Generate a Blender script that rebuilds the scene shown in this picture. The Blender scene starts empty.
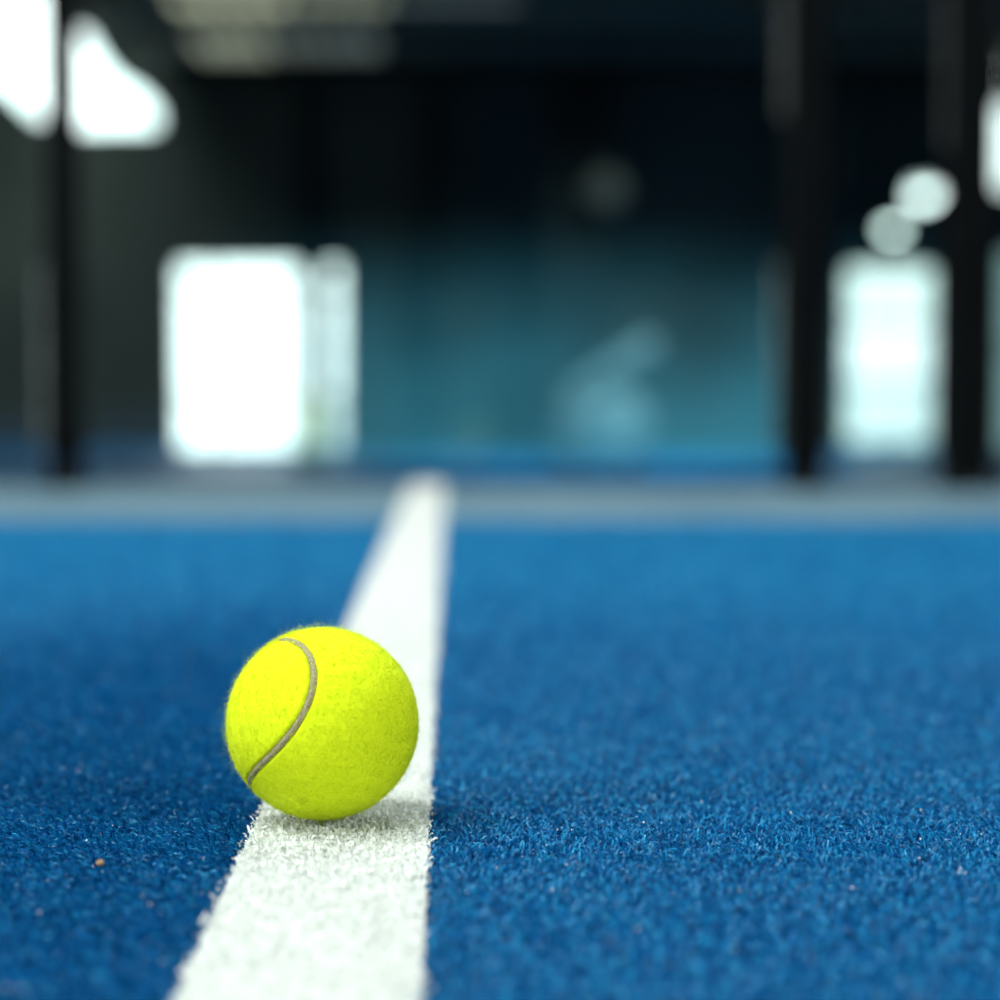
import bpy, bmesh, math, random
import numpy as np
from mathutils import Vector, Matrix

random.seed(4)
rng = np.random.default_rng(11)
scn = bpy.context.scene
COL = scn.collection
PI = math.pi

# ------------------------------------------------------------------ camera geometry (metres)
F = 2083.0                       # focal length in pixels of the 1000 px frame
CAM = Vector((0.0, 0.0, 0.15))
PITCH = math.atan((500 - 385) / F)
FWD = Vector((0, math.cos(PITCH), -math.sin(PITCH)))
UP = Vector((0, math.sin(PITCH), math.cos(PITCH)))
RT = Vector((1, 0, 0))

def ray(px, py):
    return RT * ((px - 500) / F) + UP * ((500 - py) / F) + FWD

def at_depth(px, py, y):         # point on the vertical plane Y = y
    d = ray(px, py)
    return CAM + d * (y / d.y)

def on_z(px, py, z=0.0):         # point on the horizontal plane Z = z
    d = ray(px, py)
    return CAM + d * ((z - CAM.z) / d.z)

# ------------------------------------------------------------------ helpers
def nmat(name):
    m = bpy.data.materials.new(name)
    m.use_nodes = True
    return m, m.node_tree.nodes, m.node_tree.links, m.node_tree.nodes['Principled BSDF']

def srgb(r, g, b):
    f = lambda c: (c / 255 / 12.92) if c <= 10.31 else ((c / 255 + .055) / 1.055) ** 2.4
    return (f(r), f(g), f(b), 1)

def mat_noise(name, c1, c2, scale=8, rough=.7, bump=0, metal=0, detail=4, spec=.5, bscale=None):
    m, n, l, p = nmat(name)
    tc = n.new('ShaderNodeTexCoord')
    tx = n.new('ShaderNodeTexNoise'); tx.inputs['Scale'].default_value = scale; tx.inputs['Detail'].default_value = detail
    l.new(tc.outputs['Object'], tx.inputs['Vector'])
    r = n.new('ShaderNodeValToRGB')
    r.color_ramp.elements[0].position = .35; r.color_ramp.elements[1].position = .65
    r.color_ramp.elements[0].color = c1; r.color_ramp.elements[1].color = c2
    l.new(tx.outputs['Fac'], r.inputs['Fac']); l.new(r.outputs['Color'], p.inputs['Base Color'])
    p.inputs['Roughness'].default_value = rough; p.inputs['Metallic'].default_value = metal
    p.inputs['Specular IOR Level'].default_value = spec
    if bump:
        t2 = n.new('ShaderNodeTexNoise'); t2.inputs['Scale'].default_value = bscale or scale * 4; t2.inputs['Detail'].default_value = 3
        l.new(tc.outputs['Object'], t2.inputs['Vector'])
        b = n.new('ShaderNodeBump'); b.inputs['Strength'].default_value = bump; b.inputs['Distance'].default_value = .01
        l.new(t2.outputs['Fac'], b.inputs['Height']); l.new(b.outputs['Normal'], p.inputs['Normal'])
    return m

def mat_emit(name, col, strength, base=(.8, .8, .8, 1)):
    m, n, l, p = nmat(name)
    p.inputs['Base Color'].default_value = base
    p.inputs['Emission Color'].default_value = col
    p.inputs['Emission Strength'].default_value = strength
    p.inputs['Roughness'].default_value = .4
    return m

def link(name, me, mat=None, parent=None, loc=None, smooth=False):
    o = bpy.data.objects.new(name, me)
    COL.objects.link(o)
    if mat: me.materials.append(mat)
    if parent: o.parent = parent
    if loc is not None: o.location = loc
    if smooth:
        me.polygons.foreach_set('use_smooth', [True] * len(me.polygons))
    return o

def obj(name, bm, mat=None, parent=None, loc=None, smooth=False):
    me = bpy.data.meshes.new(name)
    bm.normal_update()
    bm.to_mesh(me); bm.free()
    return link(name, me, mat, parent, loc, smooth)

def thing(name, label, cat, loc=(0, 0, 0), group=None):
    o = bpy.data.objects.new(name, None)
    COL.objects.link(o); o.location = loc
    o['label'] = label; o['category'] = cat
    if group: o['group'] = group
    return o

def tag(o, label=None, cat=None, group=None, kind=None):
    if label: o['label'] = label
    if cat: o['category'] = cat
    if group: o['group'] = group
    if kind: o['kind'] = kind
    return o

def add_box(bm, c, s, bevel=0, rot=None):
    r = bmesh.ops.create_cube(bm, size=1)
    v = r['verts']
    bmesh.ops.scale(bm, vec=s, verts=v)
    if bevel:
        e = list({e for x in v for e in x.link_edges})
        g = bmesh.ops.bevel(bm, geom=e, offset=bevel, segments=2, profile=.5, affect='EDGES')
        v = list({x for f in g['faces'] for x in f.verts} | {x for x in v if x.is_valid})
    if rot is not None:
        bmesh.ops.rotate(bm, cent=(0, 0, 0), matrix=rot, verts=v)
    bmesh.ops.translate(bm, vec=c, verts=v)
    return v

def box(c, s, bevel=0, rot=None):
    bm = bmesh.new(); add_box(bm, c, s, bevel, rot); return bm

def add_tube(bm, p0, p1, r0, r1=None, seg=16):
    p0 = Vector(p0); p1 = Vector(p1); r1 = r0 if r1 is None else r1
    d = p1 - p0
    m = Matrix.Translation((p0 + p1) / 2) @ d.to_track_quat('Z', 'Y').to_matrix().to_4x4()
    return bmesh.ops.create_cone(bm, cap_ends=True, segments=seg, radius1=r0, radius2=r1, depth=d.length, matrix=m)['verts']

def tube(p0, p1, r0, r1=None, seg=16):
    bm = bmesh.new(); add_tube(bm, p0, p1, r0, r1, seg); return bm

def lathe(prof, seg=32):
    bm = bmesh.new(); rings = []
    for r, z in prof:
        rings.append([bm.verts.new((r * math.cos(2 * PI * k / seg), r * math.sin(2 * PI * k / seg), z)) for k in range(seg)])
    for a, b in zip(rings, rings[1:]):
        for k in range(seg):
            bm.faces.new((a[k], a[(k + 1) % seg], b[(k + 1) % seg], b[k]))
    bm.faces.new(rings[0][::-1]); bm.faces.new(rings[-1])
    return bm

def prism(pts, depth_vec):       # extruded polygon
    bm = bmesh.new()
    a = [bm.verts.new(p) for p in pts]
    b = [bm.verts.new(Vector(p) + Vector(depth_vec)) for p in pts]
    bm.faces.new(a[::-1]); bm.faces.new(b)
    n = len(a)
    for k in range(n):
        bm.faces.new((a[k], a[(k + 1) % n], b[(k + 1) % n], b[k]))
    bmesh.ops.recalc_face_normals(bm, faces=bm.faces)
    return bm

def np_mesh(name, V, Q, attr=None, smooth=True):
    """mesh from numpy vertices and quads"""
    me = bpy.data.meshes.new(name)
    me.vertices.add(len(V)); me.vertices.foreach_set('co', V.astype(np.float32).ravel())
    me.loops.add(Q.size); me.loops.foreach_set('vertex_index', Q.astype(np.int32).ravel())
    me.polygons.add(len(Q)); me.polygons.foreach_set('loop_start', np.arange(0, Q.size, 4, dtype=np.int32))
    if attr is not None:
        a = me.attributes.new('tint', 'FLOAT', 'POINT'); a.data.foreach_set('value', attr.astype(np.float32))
    me.update(calc_edges=True)
    me.polygons.foreach_set('use_smooth', np.full(len(Q), smooth))
    return me

def ribbons(P, L, W, az, th0, k, tint, levels=4, twist=None):
    """curled flat fibres: root, length, width, azimuth of lean, start angle from vertical, curl"""
    n = len(P)
    th = th0.copy(); p = P.copy()
    wdir = np.c_[-np.sin(az), np.cos(az), np.zeros(n)]
    if twist is not None:
        t = np.c_[np.cos(az) * .0, np.zeros(n), np.ones(n)] * np.sin(twist)[:, None]
        wdir = wdir * np.cos(twist)[:, None] + t
    VV = np.empty((n, levels, 2, 3))
    for i in range(levels):
        f = i / (levels - 1)
        w = (W * (1 - .55 * f ** 2) * .5)[:, None]
        VV[:, i, 0] = p - wdir * w; VV[:, i, 1] = p + wdir * w
        if i < levels - 1:
            s = (L / (levels - 1))[:, None]
            p = p + s * np.c_[np.sin(th) * np.cos(az), np.sin(th) * np.sin(az), np.cos(th)]
            th = th + k / (levels - 1)
            p[:, 2] = np.maximum(p[:, 2], .0008 + P[:, 2])
    V = VV.reshape(-1, 3)
    base = np.arange(n)[:, None] * levels * 2 + np.arange(levels - 1)[None, :] * 2
    Q = np.stack([base, base + 1, base + 3, base + 2], -1).reshape(-1, 4)
    return V, Q, np.repeat(tint, levels * 2)

# ------------------------------------------------------------------ materials
def mat_fibre(name, dark, mid, light, rough, spec, sheen=0.0, trans=.25, stint=(1, 1, 1, 1)):
    m, n, l, p = nmat(name)
    a = n.new('ShaderNodeAttribute'); a.attribute_name = 'tint'
    r = n.new('ShaderNodeValToRGB')
    r.color_ramp.elements[0].color = dark; r.color_ramp.elements[1].color = light
    e = r.color_ramp.elements.new(.5); e.color = mid
    l.new(a.outputs['Fac'], r.inputs['Fac']); l.new(r.outputs['Color'], p.inputs['Base Color'])
    p.inputs['Roughness'].default_value = rough
    p.inputs['Specular IOR Level'].default_value = spec
    p.inputs['Sheen Weight'].default_value = sheen
    p.inputs['Specular Tint'].default_value = stint
    t = n.new('ShaderNodeBsdfTranslucent'); l.new(r.outputs['Color'], t.inputs['Color'])
    mx = n.new('ShaderNodeMixShader'); mx.inputs['Fac'].default_value = trans
    l.new(p.outputs[0], mx.inputs[1]); l.new(t.outputs[0], mx.inputs[2])
    l.new(mx.outputs[0], n['Material Output'].inputs['Surface'])
    return m

M_turf = mat_noise('blue_turf_backing', (.0005, .06, .20, 1), (.001, .09, .27, 1), 300, .9, .6, spec=.05, bscale=900)
M_blade = mat_fibre('blue_turf_fibre', (.0002, .036, .15, 1), (.0006, .112, .33, 1), (.010, .25, .50, 1), 0.36, .4, stint=(.35, .85, 1, 1))
M_white = mat_noise('white_turf_backing', (.62, .66, .64, 1), (.75, .78, .76, 1), 300, .8, .5, spec=.2, bscale=900)
M_wblade = mat_fibre('white_turf_fibre', (.66, .72, .68, 1), (.80, .84, .81, 1), (.88, .90, .88, 1), .55, .3)
M_conc = mat_noise('worn_grey_concrete', (.095, .175, .235, 1), (.135, .225, .28, 1), 6, .8, .2, spec=.2)
M_dark = mat_noise('black_powder_coat', (.0015, .002, .0024, 1), (.003, .004, .0045, 1), 30, .6, .05, spec=.03)
M_grey = mat_noise('grey_steel', (.035, .036, .034, 1), (.05, .052, .05, 1), 12, .6, .05, spec=.2)
M_wall = mat_noise('dark_green_grey_cladding', (.035, .044, .040, 1), (.055, .064, .058, 1), .6, .85, spec=.1)
M_wallside = mat_noise('dark_brown_grey_cladding', (.022, .022, .021, 1), (.034, .033, .032, 1), 1.5, .8)
M_black = mat_noise('soot_black_cladding', (.006, .010, .012, 1), (.010, .016, .018, 1), 1.2, .9, spec=.05)
M_ceil = mat_noise('corrugated_beige_sheet', (.13, .13, .11, 1), (.19, .185, .155, 1), 3, .6, spec=.2)
M_hall = mat_noise('blue_hall_turf', (.004, .13, .36, 1), (.008, .19, .46, 1), 2, .55, spec=.4)
M_teal = mat_noise('teal_padding', (.012, .10, .16, 1), (.02, .14, .20, 1), 1.5, .6)
M_pale = mat_noise('pale_blue_tarpaulin', (.08, .16, .19, 1), (.12, .20, .23, 1), 4, .6, .3)
M_tarp = mat_noise('slate_blue_tarpaulin', (.035, .08, .10, 1), (.05, .10, .12, 1), 4, .6, .3)
M_rubber = mat_noise('black_rubber', (.012, .012, .012, 1), (.02, .02, .02, 1), 20, .7)
M_yel = mat_noise('yellow_plastic', (.55, .60, .03, 1), (.62, .66, .04, 1), 10, .45)
M_frame = mat_noise('grey_window_frame', (.10, .12, .12, 1), (.14, .16, .16, 1), 8, .5)

# window panes glow with outdoor light at several strengths
WC = (.86, 1.0, .98, 1)
E_full = mat_emit('daylight_pane', WC, 3.0)
E_mid = mat_emit('mid_daylight_pane', (.84, 1, .97, 1), 2.1)
E_soft = mat_emit('soft_daylight_pane', (.80, 1, .95, 1), 1.75)
E_low = mat_emit('low_daylight_pane', (.55, .95, .92, 1), .5)
E_lamp = mat_emit('lamp_diffuser', (.85, 1, .97, 1), 7.0)
E_lampdim = mat_emit('dim_lamp_diffuser', (.82, 1, .94, 1), 8.0)

# hazy glass: clear, reflecting by Fresnel, with a painted teal haze
M_glass, n, l, p = nmat('painted_haze_glass')
n.remove(p)
tr = n.new('ShaderNodeBsdfTransparent'); tr.inputs['Color'].default_value = (.93, .985, .975, 1)
gl = n.new('ShaderNodeBsdfGlossy'); gl.inputs['Roughness'].default_value = .02
fr = n.new('ShaderNodeFresnel')
ge = n.new('ShaderNodeNewGeometry')            # same reflectance on both faces of the pane
ior = n.new('ShaderNodeMapRange'); ior.inputs['To Min'].default_value = 1.5; ior.inputs['To Max'].default_value = 1 / 1.5
l.new(ge.outputs['Backfacing'], ior.inputs['Value']); l.new(ior.outputs[0], fr.inputs['IOR'])
mx = n.new('ShaderNodeMixShader')
l.new(fr.outputs[0], mx.inputs['Fac']); l.new(tr.outputs[0], mx.inputs[1]); l.new(gl.outputs[0], mx.inputs[2])
l.new(mx.outputs[0], n['Material Output'].inputs['Surface'])
M_clear = M_glass.copy(); M_clear.name = 'unhazed_court_glass'
# teal haze painted on the lower panes, for window glare and floor reflection
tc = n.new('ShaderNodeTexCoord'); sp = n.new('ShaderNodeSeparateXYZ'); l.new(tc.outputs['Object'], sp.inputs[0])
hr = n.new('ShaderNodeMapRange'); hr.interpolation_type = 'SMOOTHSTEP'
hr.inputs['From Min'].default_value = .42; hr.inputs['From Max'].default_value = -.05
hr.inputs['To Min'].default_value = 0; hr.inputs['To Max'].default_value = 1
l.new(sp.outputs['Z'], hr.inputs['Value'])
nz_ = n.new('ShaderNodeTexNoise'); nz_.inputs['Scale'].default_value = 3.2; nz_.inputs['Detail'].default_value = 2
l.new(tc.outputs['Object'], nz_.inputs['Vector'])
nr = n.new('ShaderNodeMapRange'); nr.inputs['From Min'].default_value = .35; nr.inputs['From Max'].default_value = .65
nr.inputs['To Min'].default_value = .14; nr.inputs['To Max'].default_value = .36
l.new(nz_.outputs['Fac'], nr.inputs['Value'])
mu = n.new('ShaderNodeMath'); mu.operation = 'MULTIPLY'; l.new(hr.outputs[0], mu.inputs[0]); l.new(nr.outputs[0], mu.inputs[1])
haze = n.new('ShaderNodeBsdfDiffuse'); haze.inputs['Color'].default_value = (.06, .36, .50, 1)
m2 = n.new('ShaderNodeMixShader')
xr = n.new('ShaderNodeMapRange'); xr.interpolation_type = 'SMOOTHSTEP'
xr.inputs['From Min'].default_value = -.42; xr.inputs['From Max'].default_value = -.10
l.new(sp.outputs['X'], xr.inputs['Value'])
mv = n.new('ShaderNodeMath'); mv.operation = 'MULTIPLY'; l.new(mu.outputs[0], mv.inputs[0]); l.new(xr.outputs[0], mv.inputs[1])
l.new(mv.outputs[0], m2.inputs['Fac']); l.new(mx.outputs[0], m2.inputs[1]); l.new(haze.outputs[0], m2.inputs[2])
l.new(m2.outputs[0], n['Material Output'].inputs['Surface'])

# ------------------------------------------------------------------ court geometry from the camera geometry
Z0 = -0.004                      # backing of the turf; the pile tops out near z = 0
YC = 2.34                        # near edge of the grey strip
YE = 3.22                        # far edge of the raised court slab
def line_edges(z=0.0):
    lo = on_z(170, 1000, z); l1 = on_z(403, 500, z)
    ro = on_z(421, 1000, z); r1 = on_z(443, 500, z)
    fl = lambda y: lo.x + (l1.x - lo.x) * (y - lo.y) / (l1.y - lo.y)
    fr_ = lambda y: ro.x + (r1.x - ro.x) * (y - ro.y) / (r1.y - ro.y)
    return fl, fr_
LX, RX = line_edges()
XW = 9.0

floor = obj('floor', box((0, (YC - 8) / 2, Z0 - .1), (2 * XW, YC + 8, .2)), M_turf)
tag(floor, 'blue artificial turf court under the ball', kind='structure')
strip = obj('trim_1', box((0, (YC + YE) / 2, Z0 - .1 + .0005), (2 * XW, YE - YC, .2)), M_conc)
tag(strip, 'grey scuffed strip along the edge of the blue court', kind='structure')
slab = obj('trim_2', box((0, (YE - 8) / 2, -.52), (2 * XW, YE + 8, .62)), M_black)
tag(slab, 'raised base carrying the blue court', kind='structure')

# the painted line: a flat band with its own white pile
y0, y1 = .2, YE - .01
bm = bmesh.new()
N = 40
L_ = [bm.verts.new((LX(y0 + (y1 - y0) * k / N), y0 + (y1 - y0) * k / N, Z0 + .0018)) for k in range(N + 1)]
R_ = [bm.verts.new((RX(y0 + (y1 - y0) * k / N), y0 + (y1 - y0) * k / N, Z0 + .0018)) for k in range(N + 1)]
for k in range(N):
    bm.faces.new((L_[k], R_[k], R_[k + 1], L_[k + 1]))
line = obj('court_line', bm, M_white)
tag(line, 'white line running across the blue turf under the ball', kind='structure')

# ---------- pile
BALL_R = .0335
DZ = F * .067 / 193.5
BALL = CAM + ray(322.7, 720.3) * DZ
BALL.z = BALL_R - .0004

def scatter(y_a, y_b, dens, margin):
    """roots inside the wedge the photo sees, with a margin to the sides"""
    w = lambda y: .245 * y + margin
    area_w = max(w(y_a), w(y_b)) * 2
    n = int(area_w * (y_b - y_a) * dens)
    P = np.c_[rng.uniform(-area_w / 2, area_w / 2, n), rng.uniform(y_a, y_b, n)]
    return P[np.abs(P[:, 0]) < .245 * P[:, 1] + margin]

bands = [(.40, .60, 260e3, .10, 1.0), (.60, .92, 420e3, .08, .8), (.92, 1.25, 170e3, .10, 1.15),
         (1.25, 1.7, 75e3, .12, 1.6), (1.7, YC, 42e3, .15, 2.0), (YC, YE - .01, 42e3, .15, 2.0)]
Vb, Qb, Tb, Vw, Qw, Tw = [], [], [], [], [], []
ob = ow = 0
bands = [b + (None,) for b in bands] + [(.25, YC, 38e3, 0, 2.0, 1.45)]      # the last: the turf at both sides
def inside(P):
    mg = np.zeros(len(P))
    for ya, yb, _, m_, _, side in bands:
        if side is None: mg = np.where((P[:, 1] >= ya) & (P[:, 1] < yb), m_, mg)
    return (np.abs(P[:, 0]) < .245 * P[:, 1] + mg) & (P[:, 1] > .40)
for ya, yb, dens, mg, ws, side in bands:
    if side is None: P = scatter(ya, yb, dens, mg)
    else:
        n_ = int(side * 2 * (yb - ya) * dens)
        P = np.c_[rng.uniform(-side, side, n_), rng.uniform(ya, yb, n_)]
        P = P[~inside(P)]
    n_ = len(P)
    jag = rng.normal(0, .0011, n_)
    lx = LX(P[:, 1]) + jag; rx = RX(P[:, 1]) + rng.normal(0, .0011, n_)
    inw = (P[:, 0] > lx) & (P[:, 0] < rx)
    right = P[:, 0] >= (LX(P[:, 1]) + RX(P[:, 1])) / 2
    L = rng.uniform(.0026, .0046, n_) * (1 + .15 * (ws - 1))
    W = rng.uniform(.0007, .0012, n_) * ws
    # the two rolls of turf that meet at the line lie with their pile in different directions
    brushed = P[:, 1] + .05 * np.sin(P[:, 0] * 9) + rng.normal(0, .11, n_) > 1.22
    az = np.where(right | brushed, rng.normal(PI / 2, 1.1, n_), rng.normal(-.70 * PI, .55, n_))
    az = np.where(inw, rng.uniform(0, 2 * PI, n_), az)
    th0 = np.abs(rng.normal(.5, .35, n_)); k = rng.uniform(.7, 2.2, n_)
    far_sheen = np.clip((P[:, 1] + .06 * np.sin(P[:, 0] * 7) - 1.05) / .8, 0, 1)      # grazing sheen painted into the tint, paler towards the strip
    tint = np.clip(rng.normal(.5, .30, n_) + .45 * far_sheen * far_sheen * (3 - 2 * far_sheen), 0, 1)
    dx = np.hypot(P[:, 0] - BALL.x, P[:, 1] - BALL.y)
    press = np.clip((dx - .004) / .012, .3, 1)
    L = L * press
    tw = rng.normal(0, .8, n_)
    P3 = np.c_[P, np.full(n_, Z0)]
    if ya >= YC: inb = np.zeros(n_, bool)
    else: inb = ~inw
    for mask, V_, Q_, T_, isw in ((inb, Vb, Qb, Tb, 0), (inw, Vw, Qw, Tw, 1)):
        if not mask.any(): continue
        q3 = P3[mask].copy()
        if isw: q3[:, 2] += .0018
        ll = L[mask] * (.66 if isw else 1)
        lv = 4 if yb < 1.3 else 3
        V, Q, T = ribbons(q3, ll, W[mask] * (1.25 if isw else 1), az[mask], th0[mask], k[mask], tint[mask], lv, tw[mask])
        if isw:
            Q_.append(Q + ow); ow += len(V)
        else:
            Q_.append(Q + ob); ob += len(V)
        V_.append(V); T_.append(T)
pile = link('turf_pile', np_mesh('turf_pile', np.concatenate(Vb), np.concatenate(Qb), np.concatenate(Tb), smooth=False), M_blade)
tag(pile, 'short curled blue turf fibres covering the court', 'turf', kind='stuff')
wp = link('line_pile', np_mesh('line_pile', np.concatenate(Vw), np.concatenate(Qw), np.concatenate(Tw), smooth=False), M_wblade, line)
tag(wp, 'short white fibres of the line', kind='stuff')
del Vb, Qb, Tb, Vw, Qw, Tw

# sand grains lying in the pile
bm = bmesh.new()
for i in range(150):
    y = random.uniform(.5, 1.15); x = random.uniform(-.25 * y, .26 * y)
    if LX(y) - .002 < x < RX(y) + .002 or math.hypot(x - BALL.x, y - BALL.y) < .02: continue
    bmesh.ops.create_icosphere(bm, subdivisions=1, radius=random.uniform(.00025, .00045),
                               matrix=Matrix.Translation((x, y, random.uniform(-.003, -.0006))))
sand = obj('sand_grains', bm, mat_noise('pale_quartz', (.45, .5, .5, 1), (.75, .75, .7, 1), 700, .5))
tag(sand, 'pale sand grains scattered in the blue turf', 'sand', kind='stuff')
q = on_z(100, 863, -.001)
bm = bmesh.new(); bmesh.ops.create_icosphere(bm, subdivisions=2, radius=.0016)
for v in bm.verts: v.co *= random.uniform(.75, 1.1); v.co.z *= .7
grit = obj('brown_grit', bm, mat_noise('brown_stone', (.20, .12, .06, 1), (.30, .19, .09, 1), 500, .7), loc=q)
tag(grit, 'tiny brown grain lying in the blue turf left of the ball', 'grit')

# ------------------------------------------------------------------ tennis ball
toward = (CAM - BALL).normalized()
rt = Vector((0, 0, 1)).cross(toward).normalized()
up = toward.cross(rt)
ball = thing('tennis_ball', 'fuzzy yellow tennis ball with grey seam resting on the white line', 'ball', (BALL.x, BALL.y, BALL.z))

def seam_curve(n):
    a = .823; b = 1 - a; c = 2 * math.sqrt(a * b)
    w, x, y, z = .189, -.4558, -.822, .2844
    R = np.array([[1-2*(y*y+z*z), 2*(x*y-z*w), 2*(x*z+y*w)], [2*(x*y+z*w), 1-2*(x*x+z*z), 2*(y*z-x*w)], [2*(x*z-y*w), 2*(y*z+x*w), 1-2*(x*x+y*y)]])
    t = np.linspace(0, 2 * PI, n, endpoint=False)
    C = np.c_[a * np.cos(t) + b * np.cos(3 * t), a * np.sin(t) - b * np.sin(3 * t), c * np.sin(2 * t)] @ R.T
    s = np.clip((C[:, 0] - .3) / .5, 0, 1)
    C[:, 2] -= .55 * s * s * (3 - 2 * s)
    C /= np.linalg.norm(C, axis=1)[:, None]
    B = np.array([rt[:], up[:], toward[:]])
    return C @ B                 # world axes, unit sphere
SC = seam_curve(480)

def seam_dist(D):                # angular distance of unit directions to the seam
    out = np.empty(len(D))
    for i in range(0, len(D), 4000):
        out[i:i + 4000] = np.arccos(np.clip((D[i:i + 4000] @ SC.T).max(1), -1, 1))
    return out

SEAM_W = .00115                   # half width
bm = bmesh.new()
bmesh.ops.create_icosphere(bm, subdivisions=7, radius=1)
D = np.array([v.co[:] for v in bm.verts]); D /= np.linalg.norm(D, axis=1)[:, None]
sd = seam_dist(D) * BALL_R
gro = np.clip((sd - SEAM_W * .9) / .0009, 0, 1); gro = gro * gro * (3 - 2 * gro)
# soft matting of the felt
nz = np.zeros(len(D))
for f, a in ((35, .00002), (80, .00001)):
    for _ in range(5):
        w = rng.normal(size=3); w /= np.linalg.norm(w)
        nz += a * np.sin(D @ w * f + rng.uniform(0, 6))
rad = BALL_R - .0005 - .0011 * (1 - gro) + nz * gro
for v, d, r in zip(bm.verts, D, rad): v.co = Vector(d * r)
FELT1, FELT2 = (.74, .88, .006, 1), (.82, .95, .02, 1)
def felt_mat(name, rough, trans, bump):
    m, n, l, p = nmat(name)
    tc = n.new('ShaderNodeTexCoord')
    tx = n.new('ShaderNodeTexNoise'); tx.inputs['Scale'].default_value = 1300; tx.inputs['Detail'].default_value = 4
    l.new(tc.outputs['Object'], tx.inputs['Vector'])
    r = n.new('ShaderNodeValToRGB'); r.color_ramp.elements[0].position = .35; r.color_ramp.elements[1].position = .65
    r.color_ramp.elements[0].color = FELT1; r.color_ramp.elements[1].color = FELT2
    l.new(tx.outputs['Fac'], r.inputs['Fac']); l.new(r.outputs['Color'], p.inputs['Base Color'])
    p.inputs['Roughness'].default_value = rough; p.inputs['Specular IOR Level'].default_value = .15
    p.inputs['Sheen Weight'].default_value = .15; p.inputs['Sheen Roughness'].default_value = .4
    p.inputs['Sheen Tint'].default_value = (.95, 1, .35, 1)
    if bump:
        b = n.new('ShaderNodeBump'); b.inputs['Strength'].default_value = bump; b.inputs['Distance'].default_value = .001
        l.new(tx.outputs['Fac'], b.inputs['Height']); l.new(b.outputs['Normal'], p.inputs['Normal'])
    t = n.new('ShaderNodeBsdfTranslucent'); l.new(r.outputs['Color'], t.inputs['Color'])
    mx = n.new('ShaderNodeMixShader'); mx.inputs['Fac'].default_value = trans
    l.new(p.outputs[0], mx.inputs[1]); l.new(t.outputs[0], mx.inputs[2])
    l.new(mx.outputs[0], n['Material Output'].inputs['Surface'])
    return m
felt = obj('felt_cover', bm, felt_mat('yellow_felt', .9, .05, .10), ball, smooth=True)

# seam: a raised rubber cord lying in the groove
n = len(SC); K = 9
tg = np.roll(SC, -1, 0) - np.roll(SC, 1, 0); tg /= np.linalg.norm(tg, axis=1)[:, None]
sdv = np.cross(SC, tg)
VV = np.empty((n, K, 3))
for i in range(K):
    f = i / (K - 1) * 2 - 1
    h = BALL_R - .0012 + .0009 * (1 - f ** 2)
    d = SC + sdv * f * SEAM_W / BALL_R
    d /= np.linalg.norm(d, axis=1)[:, None]
    VV[:, i] = d * h
idx = np.arange(n)[:, None] * K + np.arange(K - 1)[None]
nx = ((np.arange(n) + 1) % n)[:, None] * K + np.arange(K - 1)[None]
Q = np.stack([idx, idx + 1, nx + 1, nx], -1).reshape(-1, 4)
sm = link('seam', np_mesh('seam', VV.reshape(-1, 3), Q), mat_noise('grey_rubber_seam', (.30, .25, .14, 1), (.50, .44, .28, 1), 900, .85, .5), ball)
sm['label'] = 'grey-brown curved rubber seam'

# felt fibres
def fuzz(nf, lmin, lmax, lift, wid, keep=None):
    D = rng.normal(size=(nf, 3)); D /= np.linalg.norm(D, axis=1)[:, None]
    if keep is not None: D = D[keep(D)]
    D = D[seam_dist(D) * BALL_R > SEAM_W * (.75 + .25 * rng.random(len(D)))]
    n = len(D)
    a = rng.normal(size=(n, 3)); T = a - (a * D).sum(1)[:, None] * D; T /= np.linalg.norm(T, axis=1)[:, None]
    Bn = np.cross(D, T)
    L = rng.uniform(lmin, lmax, n)
    el = np.abs(rng.normal(lift, .35, n))                 # elevation out of the surface
    bend = rng.normal(0, 1.6, n); drop = rng.uniform(-.2, 1.6, n)
    lv = 5
    p = D * (BALL_R - .0007)
    az = np.zeros(n); VV = np.empty((n, lv, 3, 3))
    for i in range(lv):
        w = (wid * (1 - .6 * i / (lv - 1)))
        dirv = (np.cos(el) * np.cos(az))[:, None] * T + (np.cos(el) * np.sin(az))[:, None] * Bn + np.sin(el)[:, None] * D
        s1 = np.cross(dirv, D); s1 /= np.linalg.norm(s1, axis=1)[:, None] + 1e-9
        s2 = np.cross(dirv, s1)
        for j in range(3):
            an = 2 * PI * j / 3
            VV[:, i, j] = p + w * (math.cos(an) * s1 + math.sin(an) * s2)
        p = p + dirv * (L / (lv - 1))[:, None]
        az = az + bend / (lv - 1); el = el - drop / (lv - 1)
        r = np.linalg.norm(p, axis=1)
        p = p * (np.maximum(r, BALL_R - .0005) / r)[:, None]
    V = VV.reshape(-1, 3)
    b = (np.arange(n)[:, None, None] * lv * 3 + np.arange(lv - 1)[None, :, None] * 3)
    j = np.arange(3)[None, None]; j2 = (j + 1) % 3
    Q = np.stack([b + j, b + j2, b + 3 + j2, b + 3 + j], -1).reshape(-1, 4)
    return V, Q
Dt = np.array(rt[:]) * (-43 / 97) + np.array(up[:]) * (83 / 97); Dt /= np.linalg.norm(Dt)
parts = [fuzz(42000, .0010, .0022, .30, .000045), fuzz(3500, .0018, .0034, .8, .00003)]
Dl = -np.array(rt[:]) * .75 + np.array(up[:]) * .6
parts.append(fuzz(2200, .0025, .0065, .7, .000022, keep=lambda D: (D @ Dl) > .45))
SEAM_KEEP = SEAM_W; SEAM_W = -1
parts.append(fuzz(160000, .0012, .0022, .1, .00006, keep=lambda D: (D @ Dt) > .975))
SEAM_W = SEAM_KEEP
off = 0; Vs = []; Qs = []
for V, Q in parts:
    Vs.append(V); Qs.append(Q + off); off += len(V)
V = np.concatenate(Vs)
V[:, 2] = np.maximum(V[:, 2], -BALL.z - .004)
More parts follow.
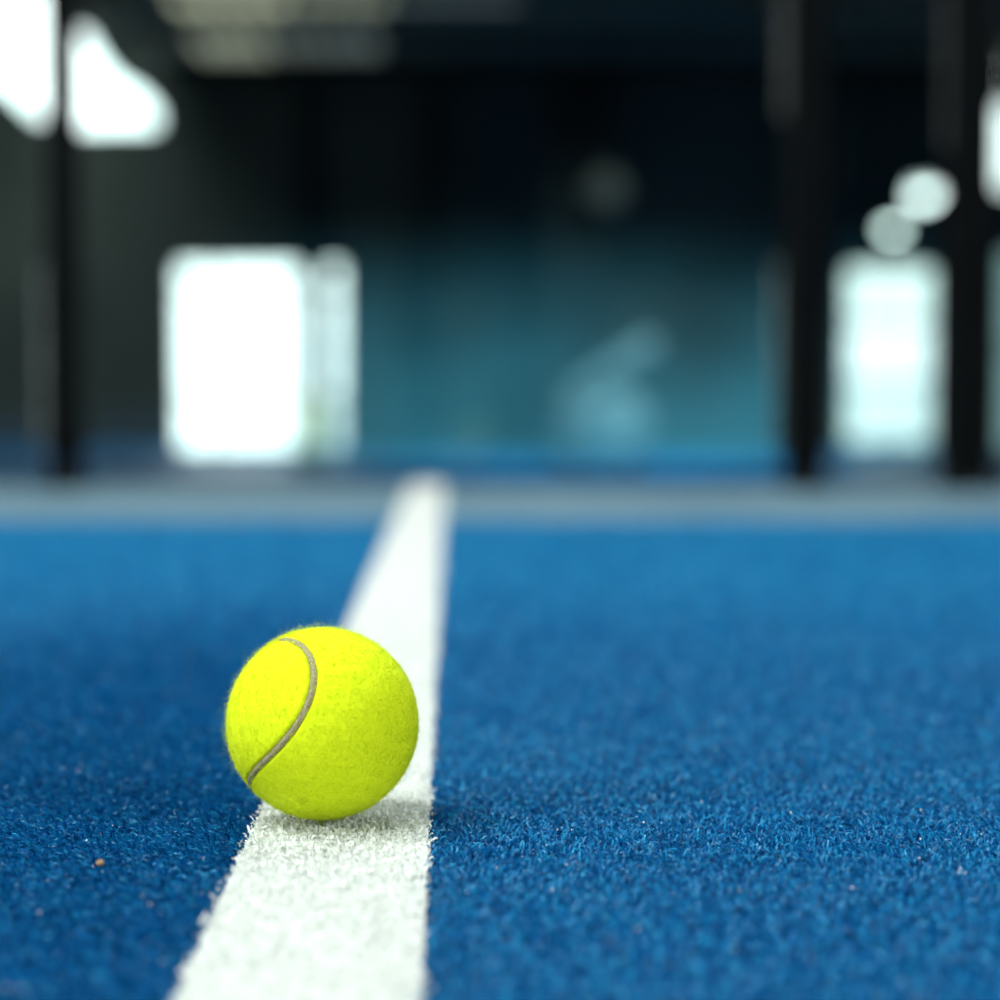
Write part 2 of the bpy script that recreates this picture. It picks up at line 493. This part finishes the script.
fz = link('felt_fibres', np_mesh('felt_fibres', V, np.concatenate(Qs)), felt_mat('yellow_felt_fibre', .8, .25, 0), felt)
tag(fz, kind='stuff')

# ------------------------------------------------------------------ court enclosure: posts and glass panels
POST_H = 3.0
zt = Z0 + .0005
def post(px, py, wpx, label, strip_px=None):
    b = on_z(px, py, zt)
    w = wpx / F * b.y
    t = thing('court_post', label, 'post', (b.x, b.y, zt), 'dark posts of the court enclosure')
    obj('shaft', box((0, 0, POST_H / 2 + .008), (w, .06, POST_H), .004), M_dark, t)
    obj('base_plate', box((0, 0, .004), (w + .008, .15, .008), .002), M_dark, t)
    for sx in (-1, 1):
        for sy in (-1, 1):
            bb = tube((sx * w * .28, sy * .054, .008), (sx * w * .28, sy * .054, .015), .006, seg=6)
            obj('bolt', bb, M_grey, t)
    obj('cap', box((0, 0, POST_H + .014), (w + .01, .07, .012), .003), M_dark, t)
    if strip_px:  # lighter grey strip beside the shaft, upper part only
        x0, x1, ybot = strip_px
        a = at_depth(x0, ybot, b.y); c = at_depth(x1, ybot, b.y)
        cw = c.x - a.x; hz = a.z
        o = obj('upper_strip', box(((a.x + c.x) / 2 - b.x, -.022, (hz + POST_H) / 2 - zt), (cw, .016, POST_H - hz), .003), M_grey, t)
        o['label'] = 'lighter grey strip on the upper part'
    return t, b
t1, b1 = post(67, 487, 28, 'thin black post at the far left standing on the grey strip')
t2, b2 = post(804, 487, 38, 'black post beside the grey strip, left of the narrow bright window', (777, 785, 120))
t3, b3 = post(965, 488, 45, 'thick black post at the far right, the nearest of the three', (939, 943, 150))

def panel(p, q, label, mat=None):
    p = Vector((p[0], p[1])); q = Vector((q[0], q[1]))
    d = q - p; ln = d.length; c = (p + q) / 2
    t = thing('glass_panel', label, 'glass panel', (c.x, c.y, zt), 'clear glass panels of the enclosure')
    rz = math.atan2(d.y, d.x); t.rotation_euler = (0, 0, rz)
    # one face towards the court, a pane of 10 mm
    bm = bmesh.new()
    add_box(bm, (0, 0, 1.44), (ln - .012, .010, 2.80), 0)
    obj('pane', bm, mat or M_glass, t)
    for s in (-1, 1):
        for z in (.75, 2.2):
            obj('clamp', box((s * (ln / 2 - .035), 0, z), (.05, .03, .06), .004), M_dark, t)
    return t
w1, w2, w3 = (.5 * k / F * YE + .01 for k in (28, 38, 45))
panel((b1.x - 1.3, b1.y), (b1.x - w1, b1.y), 'glass panel at the left edge, left of the thin black post', M_clear)
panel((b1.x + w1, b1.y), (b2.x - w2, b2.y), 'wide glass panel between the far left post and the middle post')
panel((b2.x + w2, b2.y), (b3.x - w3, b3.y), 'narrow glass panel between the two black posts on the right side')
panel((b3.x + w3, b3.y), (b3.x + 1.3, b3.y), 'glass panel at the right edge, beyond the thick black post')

# ------------------------------------------------------------------ the hall beyond: lower floor, far wall with lit windows
YF = 30.0; ZH = -.80
hf = obj('floor_hall', box((0, (YE + YF) / 2, ZH - .1), (2 * XW, YF - YE, .2)), M_hall)
tag(hf, 'blue floor of the hall beyond the glass', kind='structure')
H = 8.0
def px_rect(x0, yt, x1, yb, y=YF):
    a = at_depth(x0, yt, y); b = at_depth(x1, yb, y)
    return a.x, a.z, b.x, b.z
obj_w = obj('wall_back', box((0, YF + .15, (H + ZH) / 2), (2 * XW, .3, H - ZH)), M_wall)
tag(obj_w, 'dark cladding of the far wall', kind='structure')
for nm, x in (('wall_left', -XW - .15), ('wall_right', XW + .15)):
    tag(obj(nm, box((x, (YF - 8) / 2, (H + ZH) / 2), (.3, YF + 8, H - ZH)), M_wallside), 'dark side wall of the hall', kind='structure')
tag(obj('wall_front', box((0, -8.15, (H + ZH) / 2), (2 * XW, .3, H - ZH)), M_wall), 'dark wall behind the camera', kind='structure')
tag(obj('ceiling', box((0, (YF - 8) / 2, H + .1), (2 * XW, YF + 8, .2)), M_black), 'dark hall ceiling', kind='structure')

# lower roof of corrugated sheet over the right part of the far end
RZ = 4.75
xl = at_depth(168, 100, YF).x
bm = bmesh.new()
NC = 150; prev = None
for k in range(NC * 2 + 1):
    x = xl + (XW - xl) * k / (NC * 2)
    z = RZ + (.05 if (k // 2) % 2 == 0 else -.0)
    a = bm.verts.new((x, 13.0, z)); b = bm.verts.new((x, YF, z))
    if prev: bm.faces.new((prev[0], a, b, prev[1]))
    prev = (a, b)
canopy = obj('roof_canopy', bm, M_ceil)
tag(canopy, 'beige corrugated roof over the far end of the hall', kind='structure')
canopy.modifiers.new('thickness', 'SOLIDIFY').thickness = .02
for i, y in enumerate((15, 19, 23.9, 26.6, 29.6)):
    b = obj('roof_beam', box(((xl + XW) / 2, y, RZ - .09), (XW - xl, .2, .18), .01), M_black)
    tag(b, 'dark beam under the corrugated roof', kind='structure', group='roof beams')
# far columns
for px, w, y in ((312, .38, 28.5), (575, .75, 27.0), (430, .3, 29.3)):
    x = at_depth(px, 200, y).x
    c = obj('hall_column', box((x, y, (RZ - .44 + ZH) / 2), (w, .3, RZ - .44 - ZH), .01), M_black)
    tag(c, 'dark column of the hall', kind='structure', group='hall columns')

a = at_depth(445, 285, YF); 
dk = obj('shade_sheet', box(((a.x + XW) / 2, YF - .02, (a.z + RZ) / 2), (XW - a.x, .04, RZ - a.z)), mat_noise('painted_wall_shade', (.016, .034, .040, 1), (.030, .055, .062, 1), .5, .9, spec=.05))  # flat dark sheet added to put shade into the wall colour
tag(dk, 'dark sheet added as painted shade over the upper right part of the far wall', kind='structure')

def window(name, label, x0, yt, x1, yb, cols, rows, mats, y=YF - .05, fr_=.06):
    """cols/rows are pixel positions of the divisions; mats[r][c]"""
    X0, Z1, X1, Z0_ = px_rect(x0, yt, x1, yb, y)
    fx = [at_depth(c, yt, y).x for c in [x0] + cols + [x1]]
    fz_ = [at_depth(x0, r, y).z for r in [yt] + rows + [yb]]
    bm = bmesh.new()
    for x in fx: add_box(bm, (x, y, (Z0_ + Z1) / 2), (fr_, .10, Z1 - Z0_ + fr_))
    for z in fz_: add_box(bm, ((X0 + X1) / 2, y, z), (X1 - X0 + fr_, .10, fr_))
    w = obj(name, bm, M_frame); tag(w, label, kind='structure')
    for r in range(len(fz_) - 1):
        for c in range(len(fx) - 1):
            obj('pane', box(((fx[c] + fx[c + 1]) / 2, y + .01, (fz_[r] + fz_[r + 1]) / 2),
                            (fx[c + 1] - fx[c] - fr_, .02, fz_[r] - fz_[r + 1] - fr_)), mats[r][c], w)
    return w
window('window_1', 'large bright window in the far wall left of centre', 178, 264, 342, 449, [213, 318], [292, 400],
       [[E_full, E_full, E_full], [E_full, E_full, E_full], [E_full, E_full, E_soft]])
window('window_2', 'bright narrow window between the two right posts', 847, 267, 932, 443, [888], [325, 385],
       [[E_soft, E_soft], [E_mid, E_mid], [E_soft, E_soft]])
window('window_3', 'bright window slit at the right edge beyond the thick post', 994, 105, 1060, 190, [1030], [],
       [[E_mid, E_mid]])
window('window_5', 'dim low window at the right edge', 1003, 250, 1070, 450, [1036], [350], [[E_low, E_low], [E_low, E_low]])

# gable window, upper left, cut by the roof slope
def gable(name, label, poly, bars):
    y = YF - .06
    pts = [at_depth(a, b, y) for a, b in poly]
    w = obj(name, prism(pts, (0, .02, 0)), E_full); tag(w, label, kind='structure')
    bm = bmesh.new(); n_ = len(pts)
    for k in range(n_): add_tube(bm, pts[k], pts[(k + 1) % n_], .03, seg=8)
    for (a, b, c, d) in bars: add_tube(bm, at_depth(a, b, y), at_depth(c, d, y), .05, seg=8)
    obj('window_frame', bm, M_frame, w)
gable('window_4', 'bright sloping gable window in the upper left',
      [(-60, -90), (56, -90), (60, 34), (86, 30), (101, 58), (119, 80), (141, 91), (159, 113), (157, 129), (80, 130), (36, 118), (8, 92), (-60, 60)], [])

# ------------------------------------------------------------------ things in the hall
def high_bay(px, py, y, r, label, mat):
    p_ = at_depth(px, py, y)
    t = thing('hanging_lamp', label, 'lamp', (p_.x, p_.y, p_.z), 'round lamps hanging in the hall')
    obj('lamp_shade', lathe([(r * .35, r * .9), (r * .5, r * .75), (r, .02), (r, -.02), (r * .9, -.03)], 28), M_grey, t, smooth=False)
    bm = bmesh.new(); bmesh.ops.create_uvsphere(bm, u_segments=24, v_segments=14, radius=r * .95)
    for v in bm.verts: v.co.z = min(v.co.z, .3 * r)
    obj('diffuser', bm, mat, t, smooth=True)
    top = (RZ - .02 if y > 13 else H) - p_.z
    obj('cord', tube((0, 0, r * .9), (0, 0, top), .012, seg=8), M_dark, t)
    return t
high_bay(924, 190, 26, .17, 'bright round lamp hanging above the narrow right window', E_lamp)
high_bay(893, 225, 27, .13, 'dimmer round lamp just above the narrow right window', E_lampdim)
high_bay(606, 188, 26, .26, 'unlit round lamp with added faint glow hanging right of centre', mat_emit('unlit_lamp_added_glow', (.8, 1, .9, 1), .02, (.03, .035, .032, 1)))  # faint emission added in place of light reflected by the lamp

# pale trolley with slanted handle
p_ = on_z(600, 466, ZH)
t = thing('court_sweeper', 'pale blue-grey trolley with slanted handle before the far wall', 'trolley', (p_.x, p_.y, ZH))
s = p_.y / F
obj('body', box((0, 0, 38 * s), (84 * s, .6, 56 * s), .06), M_tarp, t)
obj('drum', lathe([(22 * s, -.05), (30 * s, -.04), (33 * s, 0), (30 * s, .04), (22 * s, .05)], 28), M_pale, t, loc=(16 * s, -.36, 42 * s)).rotation_euler = (PI / 2, 0, 0)
obj('handle', tube((-30 * s, 0, 70 * s), (56 * s, 0, 122 * s), 11 * s, 13 * s), M_tarp, t)
for sx in (-1, 1):
    for sy in (-1, 1):
        obj('wheel', tube((sx * 30 * s, sy * .25 - .04, 10 * s), (sx * 30 * s, sy * .25 + .04, 10 * s), 10 * s, seg=20), M_rubber, t)
# yellow bollard by the window
p_ = on_z(307, 460, ZH); s = 1.5 * p_.y / F
t = thing('safety_bollard', 'small yellow-green bollard at the foot of the large bright window', 'bollard', (p_.x, p_.y, ZH))
obj('base', lathe([(11 * s, 0), (11 * s, 4 * s), (8 * s, 6 * s)], 20), M_rubber, t)
obj('body', lathe([(8 * s, 6 * s), (7.5 * s, 36 * s), (6 * s, 42 * s), (2 * s, 44 * s)], 20), M_yel, t)
# ------------------------------------------------------------------ light
def area(name, loc, target, size, power, col, sy=None):
    L = bpy.data.lights.new(name, 'AREA'); L.energy = power; L.color = col
    L.shape = 'RECTANGLE'; L.size = size; L.size_y = sy or size
    o = bpy.data.objects.new(name, L); COL.objects.link(o); o.location = loc
    o.rotation_euler = (Vector(target) - Vector(loc)).to_track_quat('-Z', 'Y').to_euler()
    return o
area('court_light_key', (-2.4, .5, 3.6), (-.06, .7, 0), 1.0, 120, (.98, 1, .96))
area('court_light_overhead', (-1.2, -.8, 4.5), (.1, .9, 0), 2.4, 155, (.94, 1, .98))
area('added_fill_low', (-3.2, -.8, 1.5), (-.06, .7, .03), .8, 74, (.98, 1, .96))  # unseen fill added on both sides to brighten the ball
area('added_fill_low', (2.9, -1.2, 1.6), (-.06, .7, .03), .8, 66, (.96, 1, .98))
area('added_fill_far', (.3, 3.0, 3.4), (.3, 2.2, 0), 1.4, 85, (.94, 1, .98))  # unseen fill added to brighten the far turf
# two unseen framed area lights added behind the camera to fill the ball
for nm, x in (('fill_frame_1', -6.4), ('fill_frame_2', 6.4)):
    bm = bmesh.new()
    for dx in (-2.0, 0, 2.0): add_box(bm, (x + dx, -7.96, 2.3), (.08, .08, 3.4))
    for z in (.6, 2.3, 4.0): add_box(bm, (x, -7.96, z), (4.08, .08, .08))
    wn = obj(nm, bm, M_frame); tag(wn, 'unseen frame around the fill light added behind the camera', kind='structure')
    area('added_front_fill', (x, -7.9, 2.3), (x * .2, 0, 1.6), 3.9, 300, (.94, 1, .99), 3.3)
hh = area('hall_light_left', (-4.6, 21, 6.6), (-4.6, 29, 1.5), 3.0, 240, (.90, 1, .96), 1.5)
hh.data.spread = math.radians(90)
hl = area('added_hall_fill', (2.2, 21.5, 4.1), (1.2, 26.0, -.8), 3.0, 200, (.85, 1, .98), 1.2)  # unseen fill added to brighten the hall floor and trolley
hl.data.spread = math.radians(75)
# glowing sheets added in place of warm glints on the corrugated roof
def roof_glint(name, label, x0, x1, y0_, y1_, mat, holes=()):
    w_ = obj(name, box(((x0 + x1) / 2, (y0_ + y1_) / 2, RZ - .03), (x1 - x0, y1_ - y0_, .02)), mat)
    tag(w_, label, kind='structure')
    bm = bmesh.new(); nb = max(3, int((x1 - x0) / .24))
    for k in range(nb + 1): add_box(bm, (x0 + (x1 - x0) * k / nb, (y0_ + y1_) / 2, RZ - .05), (.05, y1_ - y0_ + .1, .05))
    obj('window_frame', bm, M_ceil, w_)  # ribs across the added glowing sheet
RC = (1, .95, .62, 1)
roof_glint('roof_glint_1', 'warm glowing sheet added as a roof glint, leftmost along the top edge', -3.9, -2.5, 23.3, 25.6, mat_emit('warm_roof_glint', RC, .85))
roof_glint('roof_glint_2', 'dimmer glowing sheet added as a roof glint along the top edge', -2.4, -1.3, 23.3, 25.4, mat_emit('dim_roof_glint', RC, .48))
roof_glint('roof_glint_3', 'faint glowing sheet added as a roof glint along the top edge, rightmost', -1.2, .2, 23.3, 25.2, mat_emit('faint_roof_glint', RC, .12))
roof_glint('roof_glint_4', 'small warm glowing sheet added as a roof glint below the beam', -4.1, -3.1, 27.0, 29.2, mat_emit('small_roof_glint', RC, .42))
roof_glint('roof_glint_5', 'small dim glowing sheet added as a roof glint below the beam', -3.0, -1.6, 27.2, 29.0, mat_emit('small_dim_roof_glint', RC, .12))

w = bpy.data.worlds.new('world'); scn.world = w; w.use_nodes = True
w.node_tree.nodes['Background'].inputs['Color'].default_value = (.02, .025, .028, 1)

# ------------------------------------------------------------------ camera
cd = bpy.data.cameras.new('camera'); cam = bpy.data.objects.new('camera', cd); COL.objects.link(cam)
cam.location = CAM; cam.rotation_euler = (PI / 2 - PITCH, 0, 0)
cd.sensor_width = 24; cd.sensor_height = 24; cd.lens = 24 * F / 1000
cd.clip_start = .02; cd.clip_end = 200
cd.dof.use_dof = True; cd.dof.focus_distance = .705; cd.dof.aperture_fstop = 2.9
scn.camera = cam
vs = scn.view_settings
vs.view_transform = 'Standard'; vs.look = 'None'; vs.exposure = 0; vs.gamma = 1; vs.use_curve_mapping = False
